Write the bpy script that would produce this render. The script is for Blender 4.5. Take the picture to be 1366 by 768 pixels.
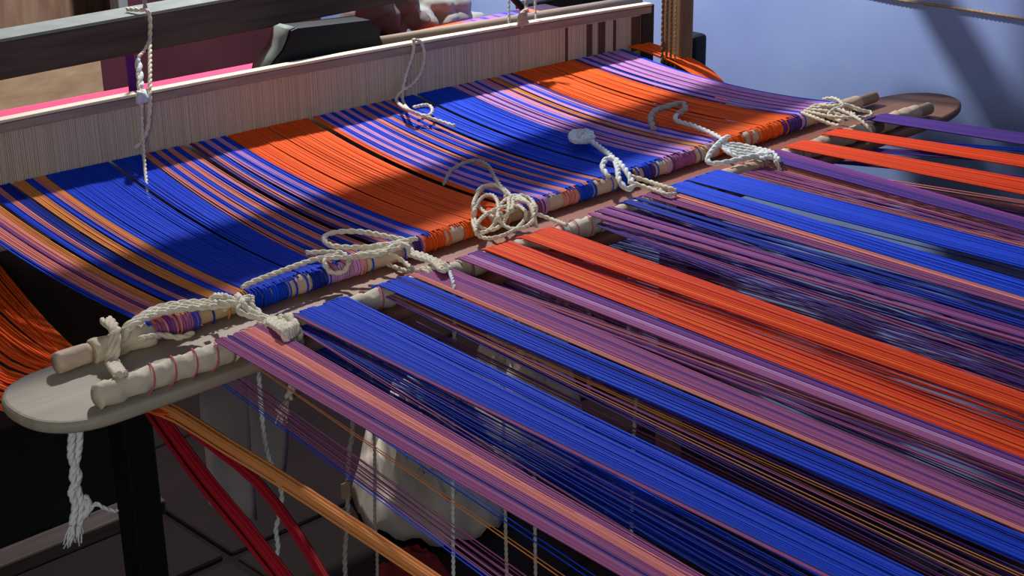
import bpy, bmesh, math, random
from mathutils import Vector, Matrix, noise

for o in list(bpy.data.objects):
    bpy.data.objects.remove(o)
SC = bpy.context.scene
COL = SC.collection
random.seed(11)

# ------------------------------------------------------------------ camera
W, H = 1366.0, 768.0
FPX = 2134.65
CAM = Vector((0.0, 0.0, 1.45))
AX = (0.72286, -0.69084977, -0.0141427)       # camera right, in world axes
AD = (-0.26438074, -0.257605, -0.92937747)    # camera down
AF = (0.63841698, 0.67554886, -0.36885972)    # camera forward
cd = bpy.data.cameras.new('camera')
cam = bpy.data.objects.new('camera', cd)
COL.objects.link(cam)
cd.sensor_width = 36.0
cd.lens = FPX / W * 36.0
cd.clip_start = 0.02
m = Matrix.Identity(4)
for i in range(3):
    m[i][0] = AX[i]
    m[i][1] = -AD[i]
    m[i][2] = -AF[i]
    m[i][3] = CAM[i]
cam.matrix_world = m
SC.camera = cam

# ------------------------------------------------------------------ light
SC.view_settings.view_transform = 'Standard'
SC.view_settings.look = 'None'
SC.view_settings.gamma = 1.0
SC.view_settings.use_curve_mapping = False
SC.view_settings.exposure = 0.0
wd = bpy.data.worlds.new('world')
SC.world = wd
wd.use_nodes = True
bg = wd.node_tree.nodes['Background']
bg.inputs[0].default_value = (0.62, 0.72, 1.0, 1)
bg.inputs[1].default_value = 0.07


def lamp(name, kind, loc, energy, color, size=0.1, target=None):
    d = bpy.data.lights.new(name, kind)
    d.energy = energy
    d.color = color
    if kind == 'AREA':
        d.size = size
    else:
        d.shadow_soft_size = size
    o = bpy.data.objects.new(name, d)
    COL.objects.link(o)
    o.location = loc
    if target:
        o.rotation_euler = (Vector(target) - Vector(loc)).to_track_quat('-Z', 'Y').to_euler()
    return o


lamp('ceiling_bulb', 'POINT', (1.70, 2.35, 2.0), 122, (1.0, 0.97, 0.94), 0.03)
lamp('camera_side_fill', 'AREA', (-0.5, -0.25, 1.42), 11, (1.0, 0.97, 0.93), 0.7, (1.3, 1.7, 0.75))  # added soft fill from the camera side, no visible source


# ------------------------------------------------------------------ helpers
def lin(c):
    c /= 255.0
    return c / 12.92 if c <= 0.04045 else ((c + 0.055) / 1.055) ** 2.4


def rgb(r, g, b):
    return (lin(r), lin(g), lin(b), 1.0)


def at(px, py, z=None, Y=None, X=None):
    """point of the line of sight through a photograph pixel on a real plane of the loom"""
    a, b = px - W / 2, py - H / 2
    d = Vector([AX[i] * a + AD[i] * b + AF[i] * FPX for i in range(3)])
    if z is not None:
        t = (z - CAM.z) / d.z
    elif Y is not None:
        t = (Y - CAM.y) / d.y
    else:
        t = (X - CAM.x) / d.x
    return CAM + d * t


def mat(name, col, rough=0.8, var=0.0, scale=(1, 1, 1), freq=30.0, bump=0.0, island=0.0, col2=None, detail=6.0):
    mt = bpy.data.materials.new(name)
    mt.use_nodes = True
    nt = mt.node_tree
    b = nt.nodes['Principled BSDF']
    b.inputs['Roughness'].default_value = rough
    b.inputs['Specular IOR Level'].default_value = 0.25
    b.inputs['Base Color'].default_value = col
    src = None
    if var > 0 or bump > 0 or col2:
        tc = nt.nodes.new('ShaderNodeTexCoord')
        mp = nt.nodes.new('ShaderNodeMapping')
        mp.inputs['Scale'].default_value = scale
        nz = nt.nodes.new('ShaderNodeTexNoise')
        nz.inputs['Scale'].default_value = freq
        nz.inputs['Detail'].default_value = detail
        nt.links.new(tc.outputs['Object'], mp.inputs[0])
        nt.links.new(mp.outputs[0], nz.inputs['Vector'])
        rp = nt.nodes.new('ShaderNodeValToRGB')
        rp.color_ramp.elements[0].position = 0.32
        rp.color_ramp.elements[1].position = 0.68
        c2 = col2 if col2 else tuple(x * (1 - var) for x in col[:3]) + (1,)
        rp.color_ramp.elements[0].color = c2
        rp.color_ramp.elements[1].color = col
        nt.links.new(nz.outputs[0], rp.inputs[0])
        src = rp.outputs[0]
        if bump > 0:
            bp = nt.nodes.new('ShaderNodeBump')
            bp.inputs['Strength'].default_value = bump
            bp.inputs['Distance'].default_value = 0.004
            nt.links.new(nz.outputs[0], bp.inputs['Height'])
            nt.links.new(bp.outputs[0], b.inputs['Normal'])
    if island > 0:
        g = nt.nodes.new('ShaderNodeNewGeometry')
        mr = nt.nodes.new('ShaderNodeMapRange')
        mr.inputs['To Min'].default_value = 1 - island
        mr.inputs['To Max'].default_value = 1 + island * 0.4
        nt.links.new(g.outputs['Random Per Island'], mr.inputs['Value'])
        mx = nt.nodes.new('ShaderNodeVectorMath')
        mx.operation = 'SCALE'
        if src:
            nt.links.new(src, mx.inputs[0])
        else:
            mx.inputs[0].default_value = col[:3]
        nt.links.new(mr.outputs[0], mx.inputs['Scale'])
        src = mx.outputs[0]
    if src:
        nt.links.new(src, b.inputs['Base Color'])
    return mt


M = {}
M['blue'] = mat('blue_yarn', rgb(4, 68, 214), 0.75, island=0.22)
M['deep'] = mat('deep_blue_yarn', rgb(6, 44, 160), 0.75, island=0.22)
M['orange'] = mat('orange_yarn', rgb(246, 100, 26), 0.75, island=0.22)
M['red'] = mat('red_orange_yarn', rgb(232, 70, 20), 0.75, island=0.22)
M['pink'] = mat('salmon_pink_yarn', rgb(226, 142, 136), 0.8, island=0.25)
M['lilac'] = mat('lilac_yarn', rgb(206, 150, 208), 0.8, island=0.25)
M['purple'] = mat('purple_yarn', rgb(128, 66, 146), 0.8, island=0.22)
M['mauve'] = mat('mauve_yarn', rgb(164, 92, 146), 0.8, island=0.22)
M['violet'] = mat('violet_yarn', rgb(84, 54, 140), 0.8, island=0.22)
M['tan'] = mat('tan_orange_yarn', rgb(226, 148, 84), 0.8, island=0.22)
M['crimson'] = mat('crimson_yarn', rgb(165, 22, 40), 0.8, island=0.22)
M['cream'] = mat('cream_cotton_cord', rgb(222, 214, 190), 0.9, 0.18, freq=120, bump=0.4)
M['white'] = mat('white_cotton_cord', rgb(220, 226, 222), 0.9, 0.15, freq=120, bump=0.4)
M['dullcord'] = mat('grey_cotton_cord', rgb(176, 166, 158), 0.9, 0.2, freq=120, bump=0.4)
M['clothwrap'] = mat('cream_cloth_strip', rgb(206, 182, 158), 0.95, 0.16, freq=60, bump=0.5)
M['whitewrap'] = mat('white_cloth_strip', rgb(214, 202, 176), 0.95, 0.14, freq=60, bump=0.5)
M['pinkthread'] = mat('pink_thread', rgb(200, 90, 126), 0.8)
M['bamboo'] = mat('bamboo', rgb(190, 160, 120), 0.6, 0.3, (2, 40, 40), 3, 0.15)
M['rodend'] = mat('cut_wood_end', rgb(206, 150, 110), 0.8, 0.2, freq=80)
M['board'] = mat('worn_board_wood', rgb(172, 126, 104), 0.55, 0.3, (3, 40, 10), 2.0, 0.12, col2=rgb(140, 96, 78))
M['boardpale'] = mat('worn_board_tip', rgb(196, 190, 176), 0.6, 0.2, (4, 20, 10), 3.0, 0.1)
M['beam'] = mat('dark_beam_wood', rgb(84, 73, 69), 0.75, 0.4, (2, 30, 30), 3, 0.3)
M['darkwood'] = mat('dark_wood', rgb(60, 46, 40), 0.75, 0.4, (8, 8, 2), 4, 0.3)
M['blackwood'] = mat('black_wood', rgb(30, 30, 30), 0.6, 0.3, (2, 20, 20), 4, 0.15)
M['greywood'] = mat('grey_worn_and_lit_wood', rgb(132, 140, 134), 0.6, 0.25, freq=30, bump=0.2)  # worn grey wood, also the painted light on the crossbeam's top
M['postwood'] = mat('brown_post_wood', rgb(140, 110, 76), 0.8, 0.4, (40, 40, 3), 2, 0.4)
M['rail'] = mat('pale_rail_wood', rgb(176, 156, 138), 0.6, 0.25, (3, 40, 40), 3, 0.15)
M['lip'] = mat('pale_reed_lip', rgb(232, 218, 190), 0.6, 0.15, (3, 40, 40), 3, 0.1)
M['cap'] = mat('reed_cap_wood', rgb(160, 144, 128), 0.7, 0.25, (3, 40, 40), 3, 0.15)
M['dent'] = mat('cane_dent', rgb(198, 184, 160), 0.75, island=0.12)
M['dentback'] = mat('reed_backing', rgb(122, 100, 88), 0.85, 0.3, (8, 8, 2), 6)


def place(o, verts):
    """put an object's origin at the base of its own geometry"""
    if not verts:
        return Vector((0, 0, 0))
    xs = [v[0] for v in verts]
    ys = [v[1] for v in verts]
    zs = [v[2] for v in verts]
    return Vector(((min(xs) + max(xs)) / 2, (min(ys) + max(ys)) / 2, min(zs)))


def tag(o, label=None, cat=None, group=None, kind=None):
    if label:
        o['label'] = label
    if cat:
        o['category'] = cat
    if group:
        o['group'] = group
    if kind:
        o['kind'] = kind
    return o


def mesh(name, verts, faces, mats, parent=None, smooth=True, fmat=None):
    me = bpy.data.meshes.new(name)
    org = place(None, verts)
    me.from_pydata([(v[0] - org.x, v[1] - org.y, v[2] - org.z) for v in verts], [], faces)
    for mt in (mats if isinstance(mats, (list, tuple)) else [mats]):
        me.materials.append(mt)
    if smooth:
        me.polygons.foreach_set('use_smooth', [True] * len(me.polygons))
    if fmat:
        me.polygons.foreach_set('material_index', fmat)
    me.update()
    o = bpy.data.objects.new(name, me)
    COL.objects.link(o)
    o.location = org
    if parent:
        o.parent = parent
        base = Vector((0, 0, 0))
        p = parent
        while p:
            base += p.location if p.parent is None else Vector(p['_loc'])
            break
        o.matrix_parent_inverse = Matrix.Translation(-base)
    o['_loc'] = tuple(org)
    return o


def thing(name, label, cat, loc, group=None):
    o = bpy.data.objects.new(name, None)
    COL.objects.link(o)
    o.location = loc
    o.empty_display_size = 0.02
    o['_loc'] = tuple(loc)
    return tag(o, label, cat, group)


class MB:
    def __init__(s):
        s.v, s.f, s.m = [], [], []

    def add(s, v, f, mi=0):
        n = len(s.v)
        s.v += [tuple(p) for p in v]
        s.f += [tuple(i + n for i in q) for q in f]
        s.m += [mi] * len(f)
        return s

    def box(s, lo, hi, mi=0):
        x0, y0, z0 = lo
        x1, y1, z1 = hi
        v = [(x0, y0, z0), (x1, y0, z0), (x1, y1, z0), (x0, y1, z0), (x0, y0, z1), (x1, y0, z1), (x1, y1, z1), (x0, y1, z1)]
        return s.add(v, [(3, 2, 1, 0), (4, 5, 6, 7), (0, 1, 5, 4), (1, 2, 6, 5), (2, 3, 7, 6), (3, 0, 4, 7)], mi)

    def bar(s, a, b, w, h, mi=0, up=(0, 0, 1)):
        a, b = Vector(a), Vector(b)
        d = (b - a).normalized()
        sd = d.cross(Vector(up)).normalized() * (w / 2)
        u = sd.cross(d).normalized() * (h / 2)
        v = []
        for p in (a, b):
            v += [p - sd - u, p + sd - u, p + sd + u, p - sd + u]
        return s.add(v, [(3, 2, 1, 0), (4, 5, 6, 7), (0, 1, 5, 4), (1, 2, 6, 5), (2, 3, 7, 6), (3, 0, 4, 7)], mi)

    def tube(s, pts, r, n=6, cap=True, mi=0):
        pts = [Vector(p) for p in pts]
        L = len(pts)
        v, f = [], []
        ref = Vector((0, 0, 1))
        prev = None
        for i, p in enumerate(pts):
            t = (pts[min(i + 1, L - 1)] - pts[max(i - 1, 0)])
            t = t.normalized() if t.length > 1e-9 else Vector((1, 0, 0))
            if prev is None:
                sd = t.cross(ref)
                if sd.length < 0.05:
                    sd = t.cross(Vector((1, 0, 0)))
            else:
                sd = prev - t * prev.dot(t)
                if sd.length < 1e-6:
                    sd = t.cross(ref)
            sd.normalize()
            prev = sd
            u = t.cross(sd)
            rr = r[i] if isinstance(r, (list, tuple)) else r
            for k in range(n):
                a = 2 * math.pi * k / n
                v.append(p + sd * (rr * math.cos(a)) + u * (rr * math.sin(a)))
        for i in range(L - 1):
            for k in range(n):
                k2 = (k + 1) % n
                f.append((i * n + k, i * n + k2, (i + 1) * n + k2, (i + 1) * n + k))
        if cap:
            f.append(tuple(range(n - 1, -1, -1)))
            f.append(tuple((L - 1) * n + k for k in range(n)))
        return s.add(v, f, mi)

    def build(s, name, mats, parent=None, smooth=True):
        return mesh(name, s.v, s.f, mats, parent, smooth, s.m if isinstance(mats, (list, tuple)) else None)


def bevel(o, w=0.003, seg=2):
    b = o.modifiers.new('bevel', 'BEVEL')
    b.width = w
    b.segments = seg
    b.limit_method = 'ANGLE'
    return o


def smooth_path(pts, step):
    """Catmull-Rom through pts, resampled"""
    pts = [Vector(p) for p in pts]
    if len(pts) == 2:
        q = [pts[0] * 2 - pts[1]] + pts + [pts[1] * 2 - pts[0]]
    else:
        q = [pts[0] * 2 - pts[1]] + pts + [pts[-1] * 2 - pts[-2]]
    out = []
    for i in range(1, len(q) - 2):
        n = max(2, int((q[i + 1] - q[i]).length / step))
        for k in range(n):
            t = k / n
            a, b, c, d = q[i - 1], q[i], q[i + 1], q[i + 2]
            out.append(0.5 * ((2 * b) + (c - a) * t + (2 * a - 5 * b + 4 * c - d) * t * t + (3 * b - a - 3 * c + d) * t ** 3))
    out.append(pts[-1])
    return out


def cord(name, pts, R, mt, parent=None, ply=2, mb=None, frayed=False):
    """a plied cord along pts"""
    path = smooth_path(pts, max(0.0016, R * 0.75))
    own = mb is None
    mb = mb or MB()
    ph0 = random.random() * 6
    L = len(path)
    side = None
    rings = [[] for _ in range(ply)]
    dist = 0
    for i, p in enumerate(path):
        t = path[min(i + 1, L - 1)] - path[max(i - 1, 0)]
        t = t.normalized() if t.length > 1e-9 else Vector((0, 0, 1))
        if side is None:
            side = t.cross(Vector((0.1, 0.2, 1)))
            if side.length < 0.05:
                side = t.cross(Vector((1, 0, 0)))
        side = side - t * side.dot(t)
        side.normalize()
        u = t.cross(side)
        if i:
            dist += (p - path[i - 1]).length
        for k in range(ply):
            a = ph0 + 2 * math.pi * k / ply + dist / (R * 6.5) * 2 * math.pi
            rings[k].append(p + side * (R * 0.40 * math.cos(a)) + u * (R * 0.40 * math.sin(a)))
    for k in range(ply):
        mb.tube(rings[k], R * 0.66, 6)
    if frayed:
        e = path[-1]
        d = (path[-1] - path[-3]).normalized()
        for k in range(14):
            q = e + d * R * random.uniform(3, 5.5) + Vector([random.uniform(-1, 1) * R * 1.4 for _ in range(3)])
            mb.tube([e - d * R, (e + q) / 2 + Vector([random.uniform(-1, 1) * R * 0.7 for _ in range(3)]), q], R * 0.22, 4)
    if own:
        return mb.build(name, mt, parent)
    return mb


# ------------------------------------------------------------------ setting
def struct(name, mb, mt, smooth=False):
    return tag(mb.build(name, mt, None, smooth), kind='structure')


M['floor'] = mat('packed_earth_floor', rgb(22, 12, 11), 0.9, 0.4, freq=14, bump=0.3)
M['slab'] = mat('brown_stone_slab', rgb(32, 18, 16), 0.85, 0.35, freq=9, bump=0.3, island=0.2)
M['wallblue'] = mat('blue_limewash', rgb(164, 190, 244), 0.9, 0.14, freq=3.0, bump=0.06, col2=rgb(146, 166, 230))
M['mud'] = mat('streaked_mud_plaster', rgb(150, 124, 104), 0.95, 0.4, (30, 30, 5), 1.2, 0.4, col2=rgb(112, 84, 70))
M['skirt'] = mat('red_brown_skirting', rgb(150, 66, 46), 0.8, 0.4, freq=20, bump=0.2)
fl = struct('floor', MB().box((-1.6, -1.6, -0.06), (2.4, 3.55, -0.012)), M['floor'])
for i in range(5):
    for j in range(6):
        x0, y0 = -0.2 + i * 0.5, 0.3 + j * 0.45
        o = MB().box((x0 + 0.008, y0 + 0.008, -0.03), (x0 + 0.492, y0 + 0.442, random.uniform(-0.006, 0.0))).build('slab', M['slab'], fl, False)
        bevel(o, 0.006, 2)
WX = 2.30
struct('wall_right', MB().box((WX, -1.6, -0.06), (WX + 0.12, 3.55, 2.9)), M['wallblue'])
struct('wall_back', MB().box((-1.6, 3.4, -0.06), (WX, 3.52, 2.9)), M['mud'])
struct('baseboard_right', MB().box((WX - 0.012, -1.6, -0.01), (WX, 3.4, 0.05)), M['skirt'])

# ------------------------------------------------------------------ loom: beams and posts
frame = thing('loom_frame', 'wooden loom frame of posts, beams and legs carrying the warp', 'loom frame', (1.3, 1.7, 0))
cb = thing('crossbeam', 'dark brown wooden crossbeam with pale top edge, above the reed at upper left', 'beam', (1.2, 1.92, 0.951))
o = MB().box((0.3, 1.90, 0.951), (2.03, 1.955, 1.000)).build('timber', M['beam'], cb, False)
# follow the photograph: the beam drops very slightly towards the left
bevel(o, 0.003)
o = MB().box((0.3, 1.8995, 1.000), (2.03, 1.956, 1.004)).build('lit_top', M['greywood'], cb, False)  # pale strip paints the lamplight on the beam's top face
o['label'] = 'lit top edge painted pale'
bevel(MB().box((0.2, 1.79, 1.235), (2.03, 1.86, 1.305)).build('overhead_beam', M['darkwood'], frame, False))
bevel(MB().box((2.02, 1.735, 1.285), (2.29, 1.77, 1.32)).build('wall_tie_beam', M['darkwood'], frame, False))


def rodmesh(a, b, r, n=16):
    return MB().tube([a, (Vector(a) + Vector(b)) / 2, b], r, n)


# reed (beater)
RA, RB = Vector((0.55, 1.872, 0)), Vector((2.015, 1.778, 0))


def reedY(x):
    t = (x - RA.x) / (RB.x - RA.x)
    return RA.y + (RB.y - RA.y) * t


def reedTop(x):
    t = (x - 0.84) / (2.0 - 0.84)
    return 0.917 + (0.902 - 0.917) * t + 0.006 * (1 - (2 * t - 1) ** 2)


reed = thing('reed', 'long beige cane reed with pale top lip across the warp', 'loom reed', (1.3, 1.82, 0.75))
xs = [0.55 + (2.005 - 0.55) * i / 40 for i in range(41)]


def strip(name, y0, y1, zf0, zf1, mt, par):
    v, f = [], []
    for x in xs:
        y = reedY(x)
        v += [(x, y + y0, zf0(x)), (x, y + y1, zf0(x)), (x, y + y1, zf1(x)), (x, y + y0, zf1(x))]
    for i in range(len(xs) - 1):
        for k in range(4):
            f.append((i * 4 + k, (i + 1) * 4 + k, (i + 1) * 4 + (k + 1) % 4, i * 4 + (k + 1) % 4))
    f.append((0, 1, 2, 3))
    n = 4 * (len(xs) - 1)
    f.append((n + 3, n + 2, n + 1, n))
    return mesh(name, v, f, mt, par, False)


bevel(strip('top_lip', -0.010, 0.006, lambda x: reedTop(x) - 0.004, reedTop, M['lip'], reed), 0.001)
bevel(strip('reed_cap', -0.009, 0.012, lambda x: reedTop(x) - 0.017, lambda x: reedTop(x) - 0.005, M['cap'], reed), 0.002)
strip('backing', 0.002, 0.004, lambda x: 0.80, lambda x: reedTop(x) - 0.016, M['dentback'], reed)
mb = MB()
x = 0.552
while x < 2.0:
    y = reedY(x)
    h = random.uniform(-0.0006, 0.0006)
    mb.box((x, y - 0.004 + h, 0.80), (x + 0.0021, y + 0.0005 + h, reedTop(x) - 0.016))
    x += 0.0027
tag(mb.build('dents', M['dent'], reed, False), kind='stuff')
bevel(strip('race_board', 0.004, 0.04, lambda x: 0.742, lambda x: 0.80, M['cap'], reed), 0.004)
bevel(strip('end_stile', -0.004, 0.014, lambda x: 0.80, lambda x: reedTop(x) - 0.01, M['cap'], reed), 0.002).scale.x = 0.0001
bpy.data.objects.remove(bpy.data.objects['end_stile'])
o = MB().box((1.985, reedY(2.0) - 0.006, 0.74), (2.014, reedY(2.0) + 0.016, reedTop(2.0) - 0.004)).build('end_stile', M['darkwood'], reed, False)
# stains on the right end of the reed: darker cane strips
M['stain'] = mat('stained_cane', rgb(92, 70, 58), 0.8, 0.3, (60, 60, 6), 4)
for x0, w in ((1.815, 0.005), (1.862, 0.012), (1.887, 0.016), (1.921, 0.006), (1.962, 0.022)):
    y = reedY(x0)
    o = MB().box((x0, y - 0.0052, 0.825), (x0 + w, y - 0.003, reedTop(x0) - 0.02)).build('stained_slat', M['stain'], reed, False)
    o['label'] = 'dark stained cane slat'

# rear rail behind the reed, in two lengths either side of the black block
def rail_part(x0, x1):
    a = Vector((x0, reedY(x0) + 0.045, reedTop(x0) - 0.006))
    b = Vector((x1, reedY(x1) + 0.045, reedTop(x1) - 0.006))
    return a, b


a, b = rail_part(1.478, 2.03)
o = MB().tube([a, b], 0.0095, 12).build('shuttle_rail', M['rail'])
tag(o, 'pale round wooden rail with a cut end behind the reed, right of black block', 'rail')
a, b = rail_part(0.55, 1.30)
o = MB().tube([a - Vector((0, 0.020, 0.011)), b - Vector((0, 0.020, 0.011))], 0.009, 12).build('shuttle_rail', M['lip'])
tag(o, 'cream wooden rail behind the reed, left of black block', 'rail')

# black block (shuttle box end)
yb = reedY(1.38) + 0.022
prof = [(1.279, 0.889), (1.274, 0.902), (1.278, 0.912), (1.290, 0.922), (1.303, 0.932), (1.311, 0.944), (1.317, 0.957), (1.328, 0.959),
        (1.46, 0.950), (1.475, 0.930), (1.486, 0.900), (1.486, 0.884)]
v = [(p[0], yb, p[1]) for p in prof] + [(p[0], yb + 0.042, p[1]) for p in prof]
n = len(prof)
f = [tuple(range(n)), tuple(range(2 * n - 1, n - 1, -1))] + [(i, n + i, n + (i + 1) % n, (i + 1) % n) for i in range(n)]
t = thing('shuttle_block', 'black wooden block with curved grey end standing on the reed', 'wooden block', (1.38, yb + 0.02, 0.884))
bevel(mesh('body', v, f, M['blackwood'], t, False), 0.002)
v = []
for p in prof[0:8]:
    v += [(p[0] - 0.0018, yb + 0.003, p[1]), (p[0] - 0.0018, yb + 0.039, p[1])]
f = [(2 * i, 2 * i + 1, 2 * i + 3, 2 * i + 2) for i in range(7)]
o = mesh('worn_end_face', v, f, M['greywood'], t, True)
sm = o.modifiers.new('solid', 'SOLIDIFY')
sm.thickness = 0.0015
o['label'] = 'grey worn curved end face'

# right loom post with strings bound on it
px, py = 2.018, 1.722
t = bevel(MB().box((px - 0.016, py - 0.02, 0), (px + 0.016, py + 0.02, 1.6)).build('post', M['postwood'], frame, False), 0.004)
for k in range(4):
    xx = px - 0.026 - k * 0.006
    cord('binding_string', [(xx, py - 0.016 + k * 0.004, 0.79), (xx + 0.002, py - 0.014 + k * 0.004, 1.0), (xx, py - 0.016 + k * 0.004, 1.3)], 0.0022 if k < 3 else 0.0028,
         M['bamboo'] if k == 0 else M['postwood'], t)
o = MB().box((2.085, 1.745, 0.745), (2.125, 1.785, 0.835)).build('peg', M['blackwood'], frame, False)
bevel(o, 0.008)
mb = MB().box((2.08, 1.72, 0), (2.15, 1.79, 0.745))
bevel(mb.build('post', M['darkwood'], frame, False))

# left lower loom leg
o = MB().box((1.125, 2.10, 0), (1.18, 2.155, 0.74)).build('leg', M['blackwood'], frame, False)
bevel(o, 0.005)
o = MB().box((0.30, 1.93, 0.46), (2.2, 1.99, 0.72)).build('lower_crossbeam', M['darkwood'], frame, False)  # deepened to block the lit wall, keeping the rear warp gaps dark
bevel(o, 0.005)
o = MB().box((0.72, 2.36, 0.0), (1.30, 2.40, 0.50)).build('black_partition', M['blackwood'], None, False)
tag(bevel(o, 0.004), 'black wooden partition standing on the floor at lower left', 'partition')
o = MB().box((0.74, 2.30, 0.0), (1.30, 2.355, 0.03)).build('floor_batten', M['beam'], None, False)
tag(bevel(o, 0.004), 'worn brown batten on the floor along the black partition', 'batten')

# warp beam in front (feeds the warp, outside the frame)
t = thing('warp_beam', 'round wooden warp beam carrying the far ends of the warp', 'beam', (1.4, -0.45, 0))
MB().tube([(0.35, -0.45, 0.775), (2.25, -0.45, 0.775)], 0.03, 16).build('roller', M['beam'], t)
for xx in (0.42, 2.2):
    bevel(MB().box((xx - 0.03, -0.48, 0), (xx + 0.03, -0.42, 0.76)).build('leg', M['darkwood'], t, False))

# woven cloth behind the reed
mt = bpy.data.materials.new('woven_cloth')
mt.use_nodes = True
nt = mt.node_tree
b = nt.nodes['Principled BSDF']
b.inputs['Roughness'].default_value = 0.85
tc = nt.nodes.new('ShaderNodeTexCoord')
sx = nt.nodes.new('ShaderNodeSeparateXYZ')
mr = nt.nodes.new('ShaderNodeMapRange')
mr.inputs['From Min'].default_value = -0.75
mr.inputs['From Max'].default_value = 0.75
rp = nt.nodes.new('ShaderNodeValToRGB')
rp.color_ramp.interpolation = 'CONSTANT'
nt.links.new(tc.outputs['Object'], sx.inputs[0])
nt.links.new(sx.outputs[0], mr.inputs['Value'])
nt.links.new(mr.outputs[0], rp.inputs[0])
nt.links.new(rp.outputs[0], b.inputs['Base Color'])
CX = 1.30
stops = [(0.0, (250, 62, 104)), (1.45, (70, 28, 44)), (1.69, (238, 84, 30)), (1.748, (40, 20, 30)), (1.758, (238, 84, 30)), (1.842, (150, 92, 150)),
         (1.858, (60, 60, 170)), (1.866, (158, 98, 150)), (1.884, (60, 60, 170)), (1.892, (158, 98, 150)), (1.910, (60, 60, 180)), (1.918, (130, 100, 160)),
         (1.938, (50, 50, 170)), (1.946, (104, 90, 170)), (1.962, (40, 36, 110)), (1.980, (238, 110, 60)), (2.0, (60, 40, 60))]
els = rp.color_ramp.elements
for i, (xx, c) in enumerate(stops):
    ps = max(0.0, (xx - CX + 0.75) / 1.5)
    e = els[0] if i == 0 else (els[1] if i == 1 else els.new(ps))
    e.position = ps
    e.color = rgb(*c)
v, f = [], []
prof = [(1.895, 0.846), (1.95, 0.849), (2.02, 0.851), (2.07, 0.852), (2.088, 0.848), (2.095, 0.835), (2.095, 0.76)]
NX = 30
for i in range(NX + 1):
    xx = 0.55 + 1.5 * i / NX
    for (yy, zz) in prof:
        v.append((xx, 1.895 + (yy - 1.895) * (1 + 0.36 * max(0.0, 1.6 - xx)), zz))
k = len(prof)
for i in range(NX):
    for j in range(k - 1):
        f.append((i * k + j, (i + 1) * k + j, (i + 1) * k + j + 1, i * k + j + 1))
o = mesh('woven_cloth', v, f, mt)
sm = o.modifiers.new('solid', 'SOLIDIFY')
sm.thickness = 0.002
tag(o, 'woven cloth behind the reed, hot pink at left, orange and striped at right', 'cloth')
o = MB().box((0.5, 2.03, 0.78), (2.2, 2.085, 0.838)).build('breast_beam', M['beam'], frame, False)
bevel(o, 0.01)
# dark parts beyond the cloth at upper middle
o = MB().bar(tuple(at(692, 17, Y=2.11)), tuple(at(820, -10, Y=2.05)), 0.03, 0.035).build('harness_bar', M['blackwood'], None, False)
tag(bevel(o, 0.004), 'black bar behind the rail at the top, right of the striped cloth', 'bar')
mb = MB().tube([at(668, -20, Y=1.98), at(700, 14, Y=1.95)], 0.006, 8)
tag(mb.build('harness_stick', M['blackwood']), 'thin black slanted stick tied above the reed near the top edge', 'stick')

# things on the weaver's side
M['maroon'] = mat('maroon_panel', rgb(84, 40, 48), 0.85, 0.4, freq=6, bump=0.2)
M['sack'] = mat('tan_boards', rgb(190, 160, 124), 0.9, 0.25, (3, 10, 10), 4, 0.2, col2=rgb(164, 130, 98))
M['creamcloth'] = mat('cream_cloth', rgb(150, 154, 150), 0.95, 0.2, freq=20, bump=0.3)
M['browncloth'] = mat('brown_cloth', rgb(112, 102, 100), 0.9, 0.3, freq=25, bump=0.4)
p1 = at(137, 90, Y=3.05)
o = MB().box((0.9, 3.05, 0.0), (p1.x - 0.002, 3.10, at(60, 62, Y=3.05).z)).build('tan_plank', M['sack'], None, False)
tag(bevel(o, 0.004), 'tan plank partition below the dark crossbeam at upper left', 'panel')
o = MB().box((p1.x + 0.0, 3.06, 0.0), (2.28, 3.10, at(500, -6, Y=3.06).z)).build('maroon_panel', M['maroon'], None, False)
tag(bevel(o, 0.004), 'dark maroon panel behind the pink cloth', 'panel')
p2 = at(162, 8, Y=3.15)
o = MB().box((p2.x - 0.012, 3.14, 0.0), (p2.x + 0.012, 3.18, 1.3)).build('pale_upright', M['greywood'], None, False)
tag(bevel(o, 0.003), 'pale narrow upright above the crossbeam near the hanging string', 'post')
o = MB().box((p2.x + 0.02, 3.20, 0.0), (2.28, 3.24, 1.4)).build('door_panel', M['maroon'], None, False)
tag(bevel(o, 0.004), 'dark maroon door leaf above the crossbeam at upper left', 'panel')


def blob(name, parts, mt, vox=0.006, disp=0.004, freq=25):
    """one continuous lumpy surface from overlapping ellipsoids (c, radii)"""
    bm = bmesh.new()
    for c, r in parts:
        s = bmesh.ops.create_icosphere(bm, subdivisions=3, radius=1.0)
        for vv in s['verts']:
            q = Vector((vv.co.x * r[0], vv.co.y * r[1], vv.co.z * r[2])) + Vector(c)
            nn = noise.fractal(q * freq, 1.0, 2.0, 3)
            ridge = 1 - abs(noise.noise(q * freq * 0.6 + Vector((7, 3, 1)))) * 2
            vv.co = q + Vector((vv.co.x / r[0], vv.co.y / r[1], vv.co.z / r[2])).normalized() * (nn * disp * 0.6 + ridge * disp)
    vs = [vv.co.copy() for vv in bm.verts]
    fs = [tuple(x.index for x in ff.verts) for ff in bm.faces]
    bm.verts.index_update()
    fs = [tuple(x.index for x in ff.verts) for ff in bm.faces]
    bm.free()
    o = mesh(name, vs, fs, mt)
    rm = o.modifiers.new('join', 'REMESH')
    rm.mode = 'VOXEL'
    rm.voxel_size = vox
    rm.use_smooth_shade = True
    return o


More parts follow.
